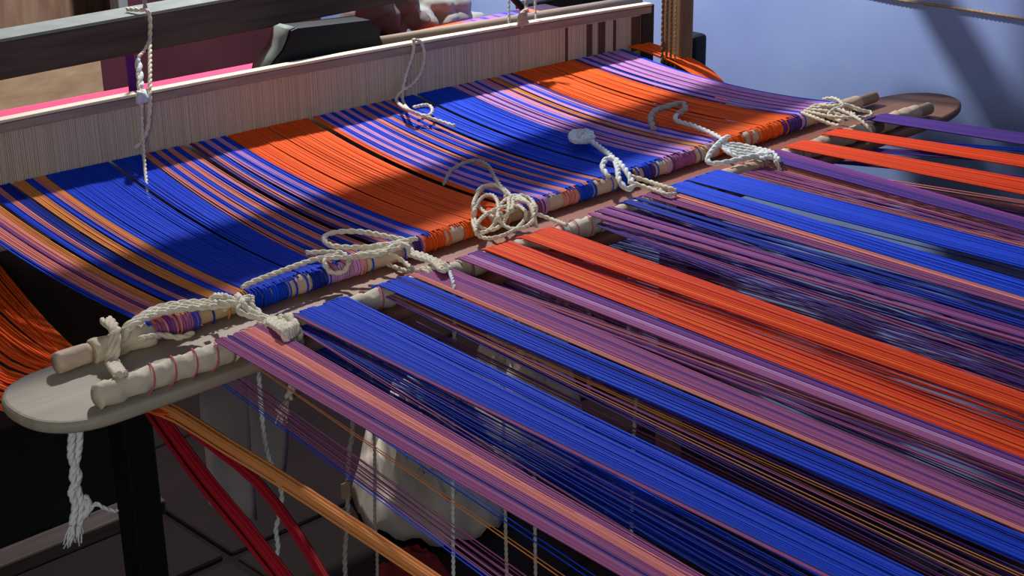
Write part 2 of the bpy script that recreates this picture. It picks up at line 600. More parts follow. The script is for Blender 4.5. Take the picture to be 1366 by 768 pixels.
Yb = 2.03
parts = []
for (x_, y_, rx, rz) in ((473, 28, .018, .020), (492, 40, .016, .020), (512, 24, .020, .026), (524, 40, .018, .018), (546, 14, .018, .026), (556, 26, .016, .014), (500, 8, .03, .02), (535, 2, .03, .02)):
    parts.append((at(x_, y_, Y=Yb + random.uniform(-.01, .02)), (rx, .022, rz)))
o = blob('brown_cloth_bundle', parts, M['browncloth'], 0.0025, 0.006, 48)
tag(o, 'crumpled dark brown cloth bundle lying beside the black block', 'cloth')
parts = []
for (x_, y_, rx, rz) in ((560, 24, .022, .020), (582, 24, .022, .018), (600, 18, .022, .018), (575, 4, .03, .022), (600, 4, .022, .02), (620, 22, .016, .008)):
    parts.append((at(x_, y_, Y=2.16 + random.uniform(-.01, .02)), (rx, .045, rz)))
o = blob('cream_cloth_bundle', parts, M['creamcloth'], 0.003, 0.008, 40)
tag(o, 'crumpled cream cloth heap beyond the striped orange cloth', 'cloth')

# purple strap hanging from the crossbeam
M['strap'] = mat('purple_strap', rgb(92, 36, 140), 0.7, 0.2, freq=60)
a, b = at(173, 74, Y=1.926), at(173, 127, Y=1.926)
o = MB().box((a.x - 0.006, 1.925, b.z), (a.x + 0.006, 1.928, 0.951)).build('purple_strap', M['strap'], None, False)
tag(o, 'purple strap hanging from the crossbeam beside the white string', 'strap')

# string along the blue wall
mb = MB()
mt = M['bamboo']
p = [at(1130, -14, X=WX - 0.004), at(1200, 0, X=WX - 0.004), at(1283, 12, X=WX - 0.004), at(1366, 25, X=WX - 0.004), at(1500, 44, X=WX - 0.004)]
tag(cord('wall_string', p, 0.0024, mt), 'thin brown string stretched along the blue wall at upper right', 'string')

# ------------------------------------------------------------------ lease board and rods
ZB = 0.785
y0, y1 = 1.255, 1.402
ol = []
xl, xr = 0.598, 2.215
for k in range(25):          # left rounded end (blunt)
    a = math.pi / 2 + math.pi * k / 24
    ol.append((xl + 0.085 + 0.085 * math.copysign(abs(math.cos(a)) ** 0.75, math.cos(a)), (y0 + y1) / 2 + (y1 - y0) / 2 * math.copysign(abs(math.sin(a)) ** 0.85, math.sin(a))))
for k in range(25):          # right rounded end
    a = -math.pi / 2 + math.pi * k / 24
    ol.append((xr - 0.16 + 0.16 * math.copysign(abs(math.cos(a)) ** 0.85, math.cos(a)), (y0 + y1) / 2 + (y1 - y0) / 2 * math.copysign(abs(math.sin(a)) ** 0.9, math.sin(a))))
n = len(ol)
v = [(p[0], p[1], ZB - 0.013) for p in ol] + [(p[0], p[1], ZB) for p in ol]
f = [tuple(range(n - 1, -1, -1)), tuple(range(n, 2 * n))] + [(i, (i + 1) % n, n + (i + 1) % n, n + i) for i in range(n)]
bm_mat = bpy.data.materials.new('lease_board_wood')
bm_mat.use_nodes = True
nt = bm_mat.node_tree
b = nt.nodes['Principled BSDF']
b.inputs['Roughness'].default_value = 0.55
b.inputs['Specular IOR Level'].default_value = 0.3
tc = nt.nodes.new('ShaderNodeTexCoord')
sx = nt.nodes.new('ShaderNodeSeparateXYZ')
mr = nt.nodes.new('ShaderNodeMapRange')
mr.inputs['From Min'].default_value = -0.8
mr.inputs['From Max'].default_value = 0.8
rp = nt.nodes.new('ShaderNodeValToRGB')
rp.color_ramp.elements[0].position = 0.06
rp.color_ramp.elements[0].color = rgb(176, 168, 148)
rp.color_ramp.elements[1].position = 0.30
rp.color_ramp.elements[1].color = rgb(170, 116, 92)
e = rp.color_ramp.elements.new(0.72)
e.color = rgb(162, 98, 74)
e = rp.color_ramp.elements.new(0.98)
e.color = rgb(148, 110, 90)
mp = nt.nodes.new('ShaderNodeMapping')
mp.inputs['Scale'].default_value = (3, 45, 10)
nz = nt.nodes.new('ShaderNodeTexNoise')
nz.inputs['Scale'].default_value = 2.0
nz.inputs['Detail'].default_value = 6
mx = nt.nodes.new('ShaderNodeMix')
mx.data_type = 'RGBA'
mx.blend_type = 'MULTIPLY'
mx.inputs[0].default_value = 0.45
nt.links.new(tc.outputs['Object'], sx.inputs[0])
nt.links.new(sx.outputs[0], mr.inputs['Value'])
nt.links.new(mr.outputs[0], rp.inputs[0])
nt.links.new(tc.outputs['Object'], mp.inputs[0])
nt.links.new(mp.outputs[0], nz.inputs['Vector'])
nt.links.new(rp.outputs[0], mx.inputs[6])
nt.links.new(nz.outputs[0], mx.inputs[7])
nt.links.new(mx.outputs[2], b.inputs['Base Color'])
o = mesh('lease_board', v, f, bm_mat, None, False)
bevel(o, 0.005, 3)
tag(o, 'long flat wooden lease board with rounded ends under the two wrapped rods', 'board')

RR = 0.0098      # front rod with its cloth
RB_ = 0.0090     # thinner rear rod
ZR = ZB + 0.0120
YR, YF = 1.375, 1.277


def ring_stack(mb, x0, x1, yc, zc, r, pitch, minor):
    x = x0
    while x < x1:
        tilt = random.uniform(-0.0012, 0.0012)
        rr = r + random.uniform(-0.0003, 0.0006)
        mm = minor * random.uniform(0.85, 1.15)
        pts = []
        for k in range(15):
            a = 2 * math.pi * k / 14
            pts.append((x + tilt * math.cos(a), yc + rr * math.sin(a), zc + rr * math.cos(a)))
        mb.tube(pts, mm, 5, False)
        x += pitch * random.uniform(0.9, 1.1)


def sleeve(mb, x0, x1, yc, zc, r, lump=0.0012, spiral=0.0):
    """a wound cloth strip: lumpy tube with spiral ridges"""
    L = max(4, int((x1 - x0) / 0.004))
    v, f = [], []
    n = 18
    for i in range(L + 1):
        x = x0 + (x1 - x0) * i / L
        ed = min(1, 6 * min(i, L - i) / L + 0.55)
        for k in range(n):
            a = 2 * math.pi * k / n
            sp = ((x / 0.026 + k / n) % 1.0)
            rr = r * (0.9 + 0.1 * ed) + spiral * (sp ** 1.5) + lump * noise.noise(Vector((x * 70, math.cos(a) * 1.7, math.sin(a) * 1.7)))
            v.append((x, yc + rr * math.sin(a), zc + rr * math.cos(a)))
    for i in range(L):
        for k in range(n):
            k2 = (k + 1) % n
            f.append((i * n + k, i * n + k2, (i + 1) * n + k2, (i + 1) * n + k))
    f.append(tuple(range(n - 1, -1, -1)))
    f.append(tuple(L * n + k for k in range(n)))
    mb.add(v, f)


def rx(px, py, z=0.81):
    return at(px, py, z=z).x


# rear rod
t = thing('lease_rod', 'rear lease rod wound with coloured yarn coils, nearer the reed', 'rod', (1.37, YR, ZB), 'lease rods on the board')
MB().tube([(0.678, YR, ZR), (2.085, YR, ZR)], 0.0088, 16).build('stick', M['bamboo'], t)
MB().tube([(0.6765, YR, ZR), (0.679, YR, ZR)], 0.0090, 16).build('cut_end', M['rodend'], t)['label'] = 'orange brown cut end'
segs = [  # (px0, px1, kind) along the rear rod's crest
    (86, 130, 'cloth'), (135, 215, 'clothlump'), (216, 272, 'mauve'), (330, 392, 'blue'), (394, 424, 'cloth'), (425, 445, 'deep'), (447, 495, 'lilac'), (500, 545, 'cloth'), (548, 560, 'lilac'),
    (560, 570, 'violet'), (572, 604, 'orange'), (604, 628, 'cloth'), (630, 664, 'orange'), (665, 690, 'cloth'), (707, 732, 'mauve'), (734, 742, 'violet'), (743, 762, 'cloth'),
    (763, 782, 'pink'), (784, 802, 'blue'), (803, 834, 'cloth'), (836, 858, 'violet'), (859, 868, 'cloth'), (868, 884, 'violet'), (884, 908, 'cloth'), (908, 938, 'mauve'), (940, 970, 'cloth'),
    (972, 1004, 'orange'), (1006, 1026, 'cloth'), (1026, 1056, 'orange'), (1057, 1082, 'violet'), (1084, 1112, 'cloth'), (1118, 1163, 'cloth')]


def crest(px, front):
    if front:
        return rx(px, 520 - 0.3425 * (px - 140))
    return rx(px, 475 - 0.3224 * (px - 90))


for a, b, k in segs:
    x0, x1 = crest(a, False), crest(b, False)
    mb = MB()
    if k == 'cloth':
        sleeve(mb, x0, x1, YR, ZR, RB_ + 0.0020, 0.0012)
        mb.build('cloth_wrap', M['clothwrap'], t)
    elif k == 'clothlump':
        sleeve(mb, x0, x1, YR, ZR, RB_ + 0.0038, 0.0045)
        mb.build('cloth_wrap', M['whitewrap'], t)
    else:
        ring_stack(mb, x0 + 0.001, x1, YR, ZR, RB_ + 0.0008, 0.0032, 0.0014)
        mb.build('yarn_coil', M[k], t)
# front rod
t = thing('lease_rod', 'front lease rod bound in cream cloth strips, farther from the reed', 'rod', (1.37, YF, ZB), 'lease rods on the board')
MB().tube([(0.672, YF, ZR), (2.085, YF, ZR)], 0.0095, 16).build('stick', M['bamboo'], t)
fsegs = [(140, 318, 'white'), (322, 408, 'white'), (410, 468, 'cloth'), (470, 545, 'white'), (548, 640, 'white'), (642, 700, 'cloth'), (702, 770, 'white'), (772, 812, 'white'), (815, 895, 'cloth'), (898, 968, 'white'),
         (970, 1040, 'cloth'), (1042, 1082, 'white'), (1084, 1110, 'cloth'), (1112, 1178, 'cloth'), (1192, 1241, 'cloth')]
for a, b, k in fsegs:
    mb = MB()
    sleeve(mb, crest(a, True), crest(b, True), YF, ZR, RR + 0.0015, 0.0014, 0.0022)
    mb.build('cloth_wrap', M['whitewrap' if k == 'white' else 'clothwrap'], t)
for (a, b) in ((185, 300), (330, 350), (500, 520), (615, 640), (745, 800), (1084, 1096)):
    x0, x1 = crest(a, True), crest(b, True)
    turns = max(1, round((x1 - x0) / 0.026))
    pts = []
    for i in range(turns * 14 + 1):
        an = 2 * math.pi * i / 14
        r_ = RR + 0.0044
        pts.append((x0 + (x1 - x0) * i / (turns * 14), YF + r_ * math.sin(an), ZR + r_ * math.cos(an)))
    MB().tube(pts, 0.0008, 5).build('binding_thread', M['pinkthread'], t)['label'] = 'pink thread wound around the cloth'


# ------------------------------------------------------------------ warp
def strand(mb, pts, r, n=4):
    mb.tube(pts, r, n, False)


def rear_path(xd, xr, dz, segs=16):
    pts = []
    yr0 = reedY(xd) + 0.004
    zt = ZR + RB_ + 0.003
    for i in range(segs + 1):
        s = i / segs
        y = yr0 + (YR - yr0) * s
        z = 0.834 + (zt - 0.834) * s - 4 * 0.013 * s * (1 - s) + dz * 4 * s * (1 - s)
        x = xd + (xr - xd) * s
        pts.append((x, y, z))
    r_ = RB_ + 0.003
    for k in range(1, 6):
        a = math.radians(k * 28)
        pts.append((xr, YR - r_ * math.sin(a), ZR + r_ * math.cos(a)))
    return pts


def rear_band(name, label, reed_px, rod_px, pattern, cat='warp band', pitch=0.0021, rad=0.00125, coil=0.14):
    d0, d1 = at(*reed_px[0], z=0.828).x, at(*reed_px[1], z=0.828).x
    r0, r1 = at(*rod_px[0], z=0.812).x, at(*rod_px[1], z=0.812).x
    t = thing(name, label, cat, ((d0 + d1 + r0 + r1) / 4, 1.57, 0.80), 'warp bands between reed and rear rod')
    tot = sum(w for _, w in pattern)
    acc = 0.0
    for c, w in pattern:
        a, b = acc / tot, (acc + w) / tot
        acc += w
        if c == 'gap':
            continue
        n = max(2, int(round((b - a) * (d1 - d0) / pitch)))
        mb = MB()
        ez = random.uniform(-0.0015, 0.0015)
        for i in range(n):
            s = a + (b - a) * (i + 0.5) / n
            s2 = a + (b - a) * (i + 0.5) / n + random.uniform(-1, 1) * 0.0006 / max(0.02, (d1 - d0))
            p = rear_path(d0 + (d1 - d0) * s, r0 + (r1 - r0) * s2, ez + random.uniform(-0.0012, 0.0012))
            if random.random() > coil:
                p = p[:-random.choice((4, 5))]
            strand(mb, p, rad * random.uniform(0.8, 1.1))
        mb.build('warp_stripe', M[c], t)
    return t


G, Bl, Pk, Li, Pu, Or, De, Vi, Ma, Ta = 'gap', 'blue', 'pink', 'lilac', 'purple', 'orange', 'deep', 'violet', 'mauve', 'tan'
rear_band('striped_warp_band', 'leftmost pink and blue striped warp band between reed and rear rod', ((-32, 296), (90, 252)), ((196, 430), (328, 386)),
          [(Bl, .7), (Pk, 1.5), (Pu, .8), (Pk, 1), (Ta, 1), (G, .5), (Bl, 1), (Pk, .8), (De, 1.4), (G, .3), (Ta, 1.5), (Bl, 1), (Pk, .8), (Ta, .7)])
rear_band('blue_warp_band', 'wide bright blue warp band under the hanging white string at left, behind rear rod', ((92, 252), (219, 222)), ((332, 386), (436, 352)),
          [(Bl, 3.3), (G, .18), (Bl, 1.6)])
rear_band('striped_warp_band', 'pink and blue striped warp band between the left blue band and the left orange band', ((221, 221), (333, 197)), ((438, 352), (574, 308)),
          [(Pk, 1), (Bl, 1), (Pk, 1), (Bl, 1), (Pk, 1), (Bl, 1.1), (Pk, 1), (G, .9), (Vi, .8), (Pk, .8), (Bl, 1), (Li, 1), (Bl, 1), (Li, 1), (Bl, .9)])
rear_band('orange_warp_band', 'wide orange warp band at mid left between reed and rear rod', ((335, 196), (436, 170)), ((576, 307), (678, 274)),
          [(Or, 1.3), (G, .04), (Or, 1.1), (G, .09), (Or, .9), (G, .05), (Or, 1.6)])
rear_band('striped_warp_band', 'lilac and blue striped warp band between the left orange band and the right blue band', ((439, 169), (541, 144)), ((681, 273), (800, 236)),
          [(G, .5), (Or, .9), (Li, .5), (Bl, 1), (Li, 1), (Bl, 1), (Li, 1), (Bl, 1), (Li, 1), (Bl, .9), (Pk, 1.3), (Bl, 1.2), (Pk, 1), (Bl, 1), (Pk, 1), (Bl, 1), (Pk, .9)])
rear_band('blue_warp_band', 'wide bright blue warp band below the looped string at centre, behind rear rod', ((543, 143), (622, 125)), ((803, 235), (882, 209)),
          [(Bl, 1.2), (G, .22), (Bl, 1.9)])
rear_band('striped_warp_band', 'pale lilac striped warp band between the right blue band and the right orange band', ((624, 124), (706, 107)), ((884, 208), (962, 183)),
          [(Li, .9), (Vi, .6), (Li, 1), (Vi, .6), (Li, 1), (Bl, .7), (Li, 1), (Pk, 1), (Vi, .5), (Ta, 1.2), (G, .5), (Li, .8), (Bl, .8), (Li, 1), (Vi, .8)])
rear_band('orange_warp_band', 'wide orange warp band at right between reed and rear rod', ((708, 106), (786, 89)), ((964, 183), (1058, 153)),
          [(Or, 1.7), (G, .08), (Or, 1.3)])
rear_band('striped_warp_band', 'rightmost lilac and violet striped warp band beside the blue wall', ((788, 89), (852, 74)), ((1060, 152), (1116, 134)),
          [(Vi, .8), (Li, .8), (Bl, .7), (G, .4), (Li, 1), (Pu, .8), (Li, 1), (Vi, .6), (Li, 1), (Pu, .6), (Li, 1), (Li, 1), (Bl, .9)])
# orange selvage strands slipping behind the post
mb = MB()
for i in range(26):
    s = i / 25
    a = Vector((1.955 + 0.045 * s, reedY(1.97), 0.836))
    b = Vector((1.985 + 0.045 * s, 1.655, 0.80))
    mid = (a + b) / 2 + Vector((0.004, 0, 0.004 + random.uniform(-.002, .002)))
    c_ = Vector((1.985 + 0.04 * s, 1.60, 0.765))
    strand(mb, smooth_path([a, mid, b, c_], 0.02), 0.0012)
o = mb.build('orange_selvage', M['orange'])
tag(o, 'orange selvage strands at the right end of the reed by the post', 'warp band')


def front_band(name, label, p0, p1, pattern, z=0.8105, pitch=0.0020, rad=0.0012, wrap=True, jit=0.0008, yend=-0.42, zj=0.0012, cat='warp band', ystart=None, stray=0.22):
    """p0: pixel pair at the rod, p1: pixel pair near the frame's edge (lower edge, upper edge)"""
    A0, A1 = at(*p0[0], z=z), at(*p0[1], z=z)
    B0, B1 = at(*p1[0], z=z), at(*p1[1], z=z)

    def xat(A, B, y):
        return A.x + (B.x - A.x) * (y - A.y) / (B.y - A.y)
    yr = YF if ystart is None else ystart
    a0, a1 = xat(A0, B0, yr), xat(A1, B1, yr)
    b0, b1 = xat(A0, B0, yend), xat(A1, B1, yend)
    t = thing(name, label, cat, ((a0 + a1) / 2, 0.8, z - 0.02), 'warp bands in front of the front rod' if wrap else 'loose lower threads')
    tot = sum(w for _, w in pattern)
    acc = 0.0
    for c, w in pattern:
        s0, s1 = acc / tot, (acc + w) / tot
        acc += w
        if c == 'gap':
            continue
        n = max(2, int(round((s1 - s0) * (abs(a1 - a0) if wrap else max(abs(a1 - a0), 0.26 * abs(b1 - b0))) / pitch)))
        mb = MB()
        for i in range(n):
            s = s0 + (s1 - s0) * (i + random.uniform(0.3, 0.7)) / n
            s2 = s0 + (s1 - s0) * (i + 0.5) / n
            xa = a0 + (a1 - a0) * s
            xb = b0 + (b1 - b0) * s2 + random.uniform(-jit, jit)
            pts = []
            top = ZR + RR + 0.0048
            if wrap:
                r_ = RR + 0.0048
                st = random.choice((0, 0, 0, 1, 1, 2))
                for k in range(st, 0, -1):
                    an = math.radians(k * 24)
                    pts.append((xa - 0.002 * k * random.uniform(0.4, 1.2), YF + r_ * math.sin(an), ZR + r_ * math.cos(an)))
                pts.append((xa, YF, top))
            else:
                pts.append((xa, yr, z))
            zz = random.uniform(-zj, zj)
            for k in range(1, 11):
                q = (k / 10) ** 1.3
                y = yr + (yend - yr) * q
                zb = z if not wrap else (top + (z - top) * min(1, q * 5))
                pts.append((xa + (xb - xa) * q, y, zb + zz * math.sin(math.pi * min(1, q * 1.4)) - (0 if k else 0)))
            strand(mb, pts, rad * random.uniform(0.85, 1.1))
        for i in range(int(n * stray)):
            s = random.uniform(s0, s1)
            xa = a0 + (a1 - a0) * s
            xb = b0 + (b1 - b0) * s + random.gauss(0, 0.013)
            zb = z + random.uniform(-0.006, 0.001)
            mid = 0.5 * (xa + xb) + random.gauss(0, 0.004)
            strand(mb, smooth_path([(xa, yr, z + 0.001), (mid, (yr + yend) / 2, zb), (xb, yend, z)], 0.1), 0.0006, 3)
        mb.build('warp_stripe', M[c], t)
    return t


FB = front_band
FB('mauve_front_band', 'leftmost mauve and violet warp band running forward from the front rod', ((306, 468), (366, 440)), ((830, 768), (938, 768)), [(Ma, 1), (Vi, .4), (Ma, .9), (Pk, 1.1), (Ma, .8)])
FB('blue_front_band', 'wide bright blue warp band running forward from left part of front rod', ((404, 428), (474, 402)), ((1100, 768), (1232, 768)), [(Ma, .25), (De, .2), (Bl, 5)])
FB('blue_front_band', 'narrower blue warp band running forward just right of the widest blue band', ((524, 390), (553, 374)), ((1226, 688), (1226, 656)), [(Bl, 3), (De, .8), (Bl, 1)])
FB('mauve_front_band', 'mauve pink warp band alongside the narrower blue band, in front of front rod', ((556, 372), (598, 357)), ((1226, 652), (1226, 622)), [(Pk, .7), (Ma, 1.4), (Pu, .6), (Ma, 1)])
FB('purple_front_band', 'purple warp band beside the lower red orange band, in front of front rod', ((622, 350), (652, 340)), ((1226, 580), (1226, 560)), [(Ma, 1), (Li, .6), (Pu, 1.2), (Vi, .4)])
FB('red_front_band', 'lower of the two central red orange warp bands in front of front rod', ((656, 338), (690, 326)), ((1226, 558), (1226, 528)), [('red', 1), (Or, .8), ('red', 1.4)])
FB('red_front_band', 'upper of the two central red orange warp bands in front of front rod', ((706, 322), (745, 307)), ((1226, 502), (1226, 476)), [('red', .7), (Or, .6), ('red', 1.6), ('red', .6)], jit=0.0015)
FB('purple_front_band', 'thin purple and lilac warp band midway between central red and right blue bands', ((800, 292), (830, 281)), ((1366, 458), (1366, 440)), [(Ma, 1), (G, .6), (Pu, .7), (Ma, .8), (G, .4), (Pu, .5)])
FB('blue_front_band', 'deep blue thin warp band below the pink threads at right of front rod', ((846, 276), (866, 268)), ((1366, 437), (1366, 420)), [(De, 1), (G, .5), (De, .6)], jit=0.003)
FB('pink_front_band', 'dull pink thin warp band below the paired blue bands at right', ((872, 266), (896, 256)), ((1366, 412), (1366, 398)), [(Ma, 1), (Pk, .8)], pitch=0.004, jit=0.002)
FB('blue_front_band', 'lower of the paired blue warp bands at right of front rod', ((899, 255), (925, 246)), ((1366, 396), (1366, 375)), [(Bl, 1)])
FB('blue_front_band', 'upper of the paired blue warp bands at right of front rod', ((928, 244), (968, 230)), ((1366, 358), (1366, 332)), [(Bl, 1)])
FB('purple_front_band', 'dark purple warp band between right blue bands and right red bands', ((1024, 214), (1052, 204)), ((1366, 306), (1366, 290)), [(Vi, 1), (Pu, .8)], pitch=0.003)
FB('red_front_band', 'lower of the two right red orange warp bands near the board end', ((1062, 200), (1086, 190)), ((1366, 260), (1366, 239)), [('red', 1), ('red', 1)])
FB('red_front_band', 'upper of the two right red orange warp bands near the board end', ((1110, 182), (1132, 174)), ((1366, 223), (1366, 208)), [('red', 1)])
FB('violet_front_band', 'rightmost violet warp band crossing the tip of the board', ((1166, 162), (1190, 154)), ((1366, 193), (1366, 178)), [(Vi, 1)])

# lower shed: sparse single threads below the main bands
LOW = dict(z=0.774, wrap=False, rad=0.0007, jit=0.004, zj=0.004, ystart=1.262, cat='loose threads')
FB('loose_threads', 'sparse blue and pink loose threads at far left below the mauve band', ((292, 512), (366, 482)), ((640, 768), (790, 768)), [(Bl, .5), (Ma, 2), (G, 1.4), (Ta, .3), (G, .8), (Bl, .8)], pitch=0.0028, **LOW)
FB('loose_threads', 'dark blue lower threads showing through between mauve band and widest blue band', ((406, 470), (500, 432)), ((960, 768), (1130, 768)), [(Bl, 2.2), (G, .2), (Bl, 2), (Ma, .5)], pitch=0.0019, **LOW)
FB('loose_threads', 'sparse brown violet lower threads between the two left blue bands', ((520, 425), (590, 398)), ((1226, 768), (1226, 700)), [(Ma, 1), (G, .6), (Vi, 1), (G, .5), (Ta, .4), (Vi, .8)], pitch=0.0034, **LOW)
FB('loose_threads', 'hazy mauve lower threads between mauve pink band and central purple band', ((640, 376), (668, 364)), ((1226, 655), (1226, 580)), [(Ma, 2), (Vi, .7), (Ma, 1.4), (Pu, .8)], pitch=0.0024, **LOW)
FB('loose_threads', 'hazy red lower threads between the two central red orange bands', ((672, 360), (730, 338)), ((1226, 560), (1226, 500)), [('red', 1), (Ma, 1.2), ('red', .8)], pitch=0.003, **LOW)
FB('loose_threads', 'hazy violet lower threads above the upper central red orange band', ((735, 338), (850, 300)), ((1366, 530), (1366, 445)), [(Vi, 1), (Ma, 1), (Vi, 1), (De, 1), (Ma, .6)], pitch=0.0036, **LOW)
FB('loose_threads', 'hazy blue lower threads under the pair of right blue bands', ((860, 300), (960, 262)), ((1366, 445), (1366, 365)), [(De, 1.6), (Ma, .6), (De, 1)], pitch=0.0045, **LOW)
FB('loose_threads', 'hazy pink lower threads below the right red orange bands', ((985, 256), (1075, 222)), ((1366, 345), (1366, 268)), [(Pk, 1), (Vi, .6), (Ma, 1), (Pu, .5), (Pk, .8)], pitch=0.0028, **LOW)
FB('loose_threads', 'few violet lower threads between right red bands and violet edge band', ((1090, 216), (1170, 185)), ((1366, 240), (1366, 198)), [(Vi, .3), (G, 1.2), (Vi, .5), (G, .8), (De, .3)], pitch=0.0026, **LOW)

FB('loose_threads', 'wide mauve haze of single threads right of the mauve pink band', ((596, 366), (606, 361)), ((1366, 690), (1366, 622)), [(Ma, 2), (Pu, .8), (Pk, .6), (Ma, 1)], z=0.803, wrap=False, rad=0.00075, jit=0.006, zj=0.004, ystart=1.262, cat='loose threads', pitch=0.0021)
FB('loose_threads', 'red haze of single threads above the lower central red orange band', ((690, 329), (702, 325)), ((1366, 584), (1366, 540)), [('red', 1.4), (Ma, .8), ('red', .6)], z=0.803, wrap=False, rad=0.00075, jit=0.006, zj=0.004, ystart=1.262, cat='loose threads', pitch=0.0026)
FB('loose_threads', 'grey violet haze of single threads below the thin purple band', ((788, 298), (804, 292)), ((1366, 524), (1366, 460)), [(Vi, 1), (Ma, 1), (Vi, .6), (Li, .5)], z=0.803, wrap=False, rad=0.0007, jit=0.006, zj=0.004, ystart=1.262, cat='loose threads', pitch=0.0030)

HZ = dict(z=0.804, wrap=False, rad=0.0006, jit=0.006, zj=0.003, ystart=1.262, cat='loose threads')
FB('loose_threads', 'pinkish haze of single threads below the dark purple band at right', ((960, 240), (1030, 214)), ((1366, 340), (1366, 306)), [(Pk, 1), (Ma, 1), (Pk, .6)], pitch=0.0034, **HZ)
FB('loose_threads', 'bluish haze of single threads below the deep blue thin band', ((835, 284), (862, 272)), ((1366, 480), (1366, 436)), [(De, 1), (Li, .5), (De, .7)], pitch=0.0034, **HZ)
FB('loose_threads', 'pale orange and violet haze of single threads between the left blue bands', ((512, 396), (526, 390)), ((1226, 756), (1226, 690)), [(Vi, 1), (Ta, .35), (Ma, .6), (G, .4), (Ta, .25), (Vi, .6)], pitch=0.0036, **HZ)
FB('loose_threads', 'violet blue haze of single threads at the bottom left of the widest blue band', ((392, 436), (404, 430)), ((920, 768), (1096, 768)), [(Ma, .5), (De, 1.2), (Vi, .5), (De, .8)], pitch=0.0030, **HZ)

# ------------------------------------------------------------------ orange hank and ropes at lower left
mb = MB()
for i in range(90):
    s = (i + random.random()) / 90
    a = at(-60, 270 + 250 * s, z=0.735)
    b = at(104 - 10 * s - 30 * s * s, 468 + 62 * s, z=0.715)
    c_ = at(218 + 16 * random.random(), 545 + 8 * s, z=0.71)
    mid = (a + b) / 2 + Vector((0, 0, -0.012 - random.random() * 0.01))
    strand(mb, smooth_path([a, mid, b, c_], 0.03), 0.0014 * random.uniform(.8, 1.3))
o = mb.build('orange_hank', M['orange'])
tag(o, 'loose orange yarn hank passing under the left end of the board', 'yarn hank')


def rope(name, label, pts, r0, r1, n, mt):
    mb = MB()
    base = smooth_path(pts, 0.03)
    L = len(base)
    for k in range(n):
        a = 2 * math.pi * k / n + random.random()
        q = math.sqrt(random.random())
        strand(mb, [p + Vector((math.cos(a) * q, 0, math.sin(a) * q)) * (r0 + (r1 - r0) * i / L) for i, p in enumerate(base)], 0.0016)
    o = mb.build(name, mt)
    return tag(o, label, 'yarn rope')


rope('orange_rope', 'orange yarn rope running from under the board to the bottom edge', [at(205, 540, z=.71), at(238, 553, z=.71), at(300, 592, z=.708), at(372, 636, z=.705), at(470, 700, z=.70), at(620, 800, z=.695)], 0.009, 0.006, 34, M['tan'])
rope('crimson_rope', 'thick crimson yarn rope at lower left below the orange rope', [at(200, 540, z=.70), at(235, 590, z=.68), at(280, 650, z=.66), at(330, 710, z=.64), at(400, 800, z=.60)], 0.010, 0.009, 36, M['crimson'])
rope('crimson_rope', 'thin crimson yarn rope branching below the orange rope', [at(232, 556, z=.70), at(290, 600, z=.69), at(345, 645, z=.68), at(395, 710, z=.66), at(450, 800, z=.63)], 0.005, 0.005, 16, M['crimson'])

# ------------------------------------------------------------------ ties and strings
ZT = ZR + RR + 0.009
# left big tie
t = thing('cotton_tie', 'big white cotton tie binding both rods at the left', 'tie', tuple(at(320, 420, z=.79)), 'cotton ties on the rods')
for k in range(4):
    o_ = k * 4
    cord('cord', [at(150 + o_, 452 + k, z=ZT - .012), at(178, 428 + o_ * .5, z=ZT + .002), at(212, 410 + o_ * .7, z=ZT + .003), at(255, 403 + o_ * .7, z=ZT + .004), at(300, 402 + o_ * .5, z=ZT + .006), at(338, 396 + k * 2, z=ZT + .004)], 0.0036, M['cream'], t)
for k in range(7):
    a = random.uniform(-8, 8)
    cord('cord', [at(268 + k * 10, 412 - (k % 3) * 9, z=ZT), at(290 + k * 7, 396 + (k % 2) * 8, z=ZT + .010), at(325 + a, 404 + k * 2, z=ZT + .004), at(350 + k * 4, 424 + k, z=ZT - .004), at(372 + k * 4, 440 - k, z=ZT + .005), at(384 + k * 2, 456 - k * 2, z=ZT - .004)], 0.0036, M['cream'], t)
cord('tail', [at(384, 420, z=ZT + .004), at(396, 438, z=ZT), at(400, 462, z=.79), at(396, 490, z=.77), at(391, 512, z=.755), at(384, 532, z=.745)], 0.005, M['cream'], t, frayed=True)
cord('tail', [at(322, 384, z=ZT + .004), at(342, 374, z=ZT + .006), at(380, 360, z=ZT + .004), at(420, 346, z=ZT + .004), at(452, 340, z=ZT + .004)], 0.0033, M['cream'], t)
mb = MB()
for k in range(5):
    pts = []
    for i in range(13):
        an = 2 * math.pi * i / 12
        r_ = RR + 0.006
        pts.append((crest(368, True) + k * 0.0065, YF + r_ * math.sin(an), ZR + r_ * math.cos(an)))
    cord('lashing', pts, 0.0034, M['cream'], mb=mb)
mb.build('lashing', M['cream'], t)

# small cloth strip tie at far left
t = thing('cloth_tie', 'short knotted cloth strip joining the left ends of both rods', 'tie', tuple(at(150, 470, z=.79)))
for k in range(3):
    cord('cloth_strip', [at(137 + k * 5, 428 - k, z=ZT + .004), at(150 + k * 3, 440, z=ZT + .006), at(148 + k * 4, 462, z=ZT - .006), at(145 + k * 5, 482, z=.796), at(156 + k * 5, 500, z=ZT - .004)], 0.0042, M['whitewrap'], t)
blob_o = cord('loose_end', [at(185, 452, z=ZT - .006), at(215, 447, z=.800), at(240, 450, z=.795), at(258, 444, z=.795)], 0.0035, M['whitewrap'], t)

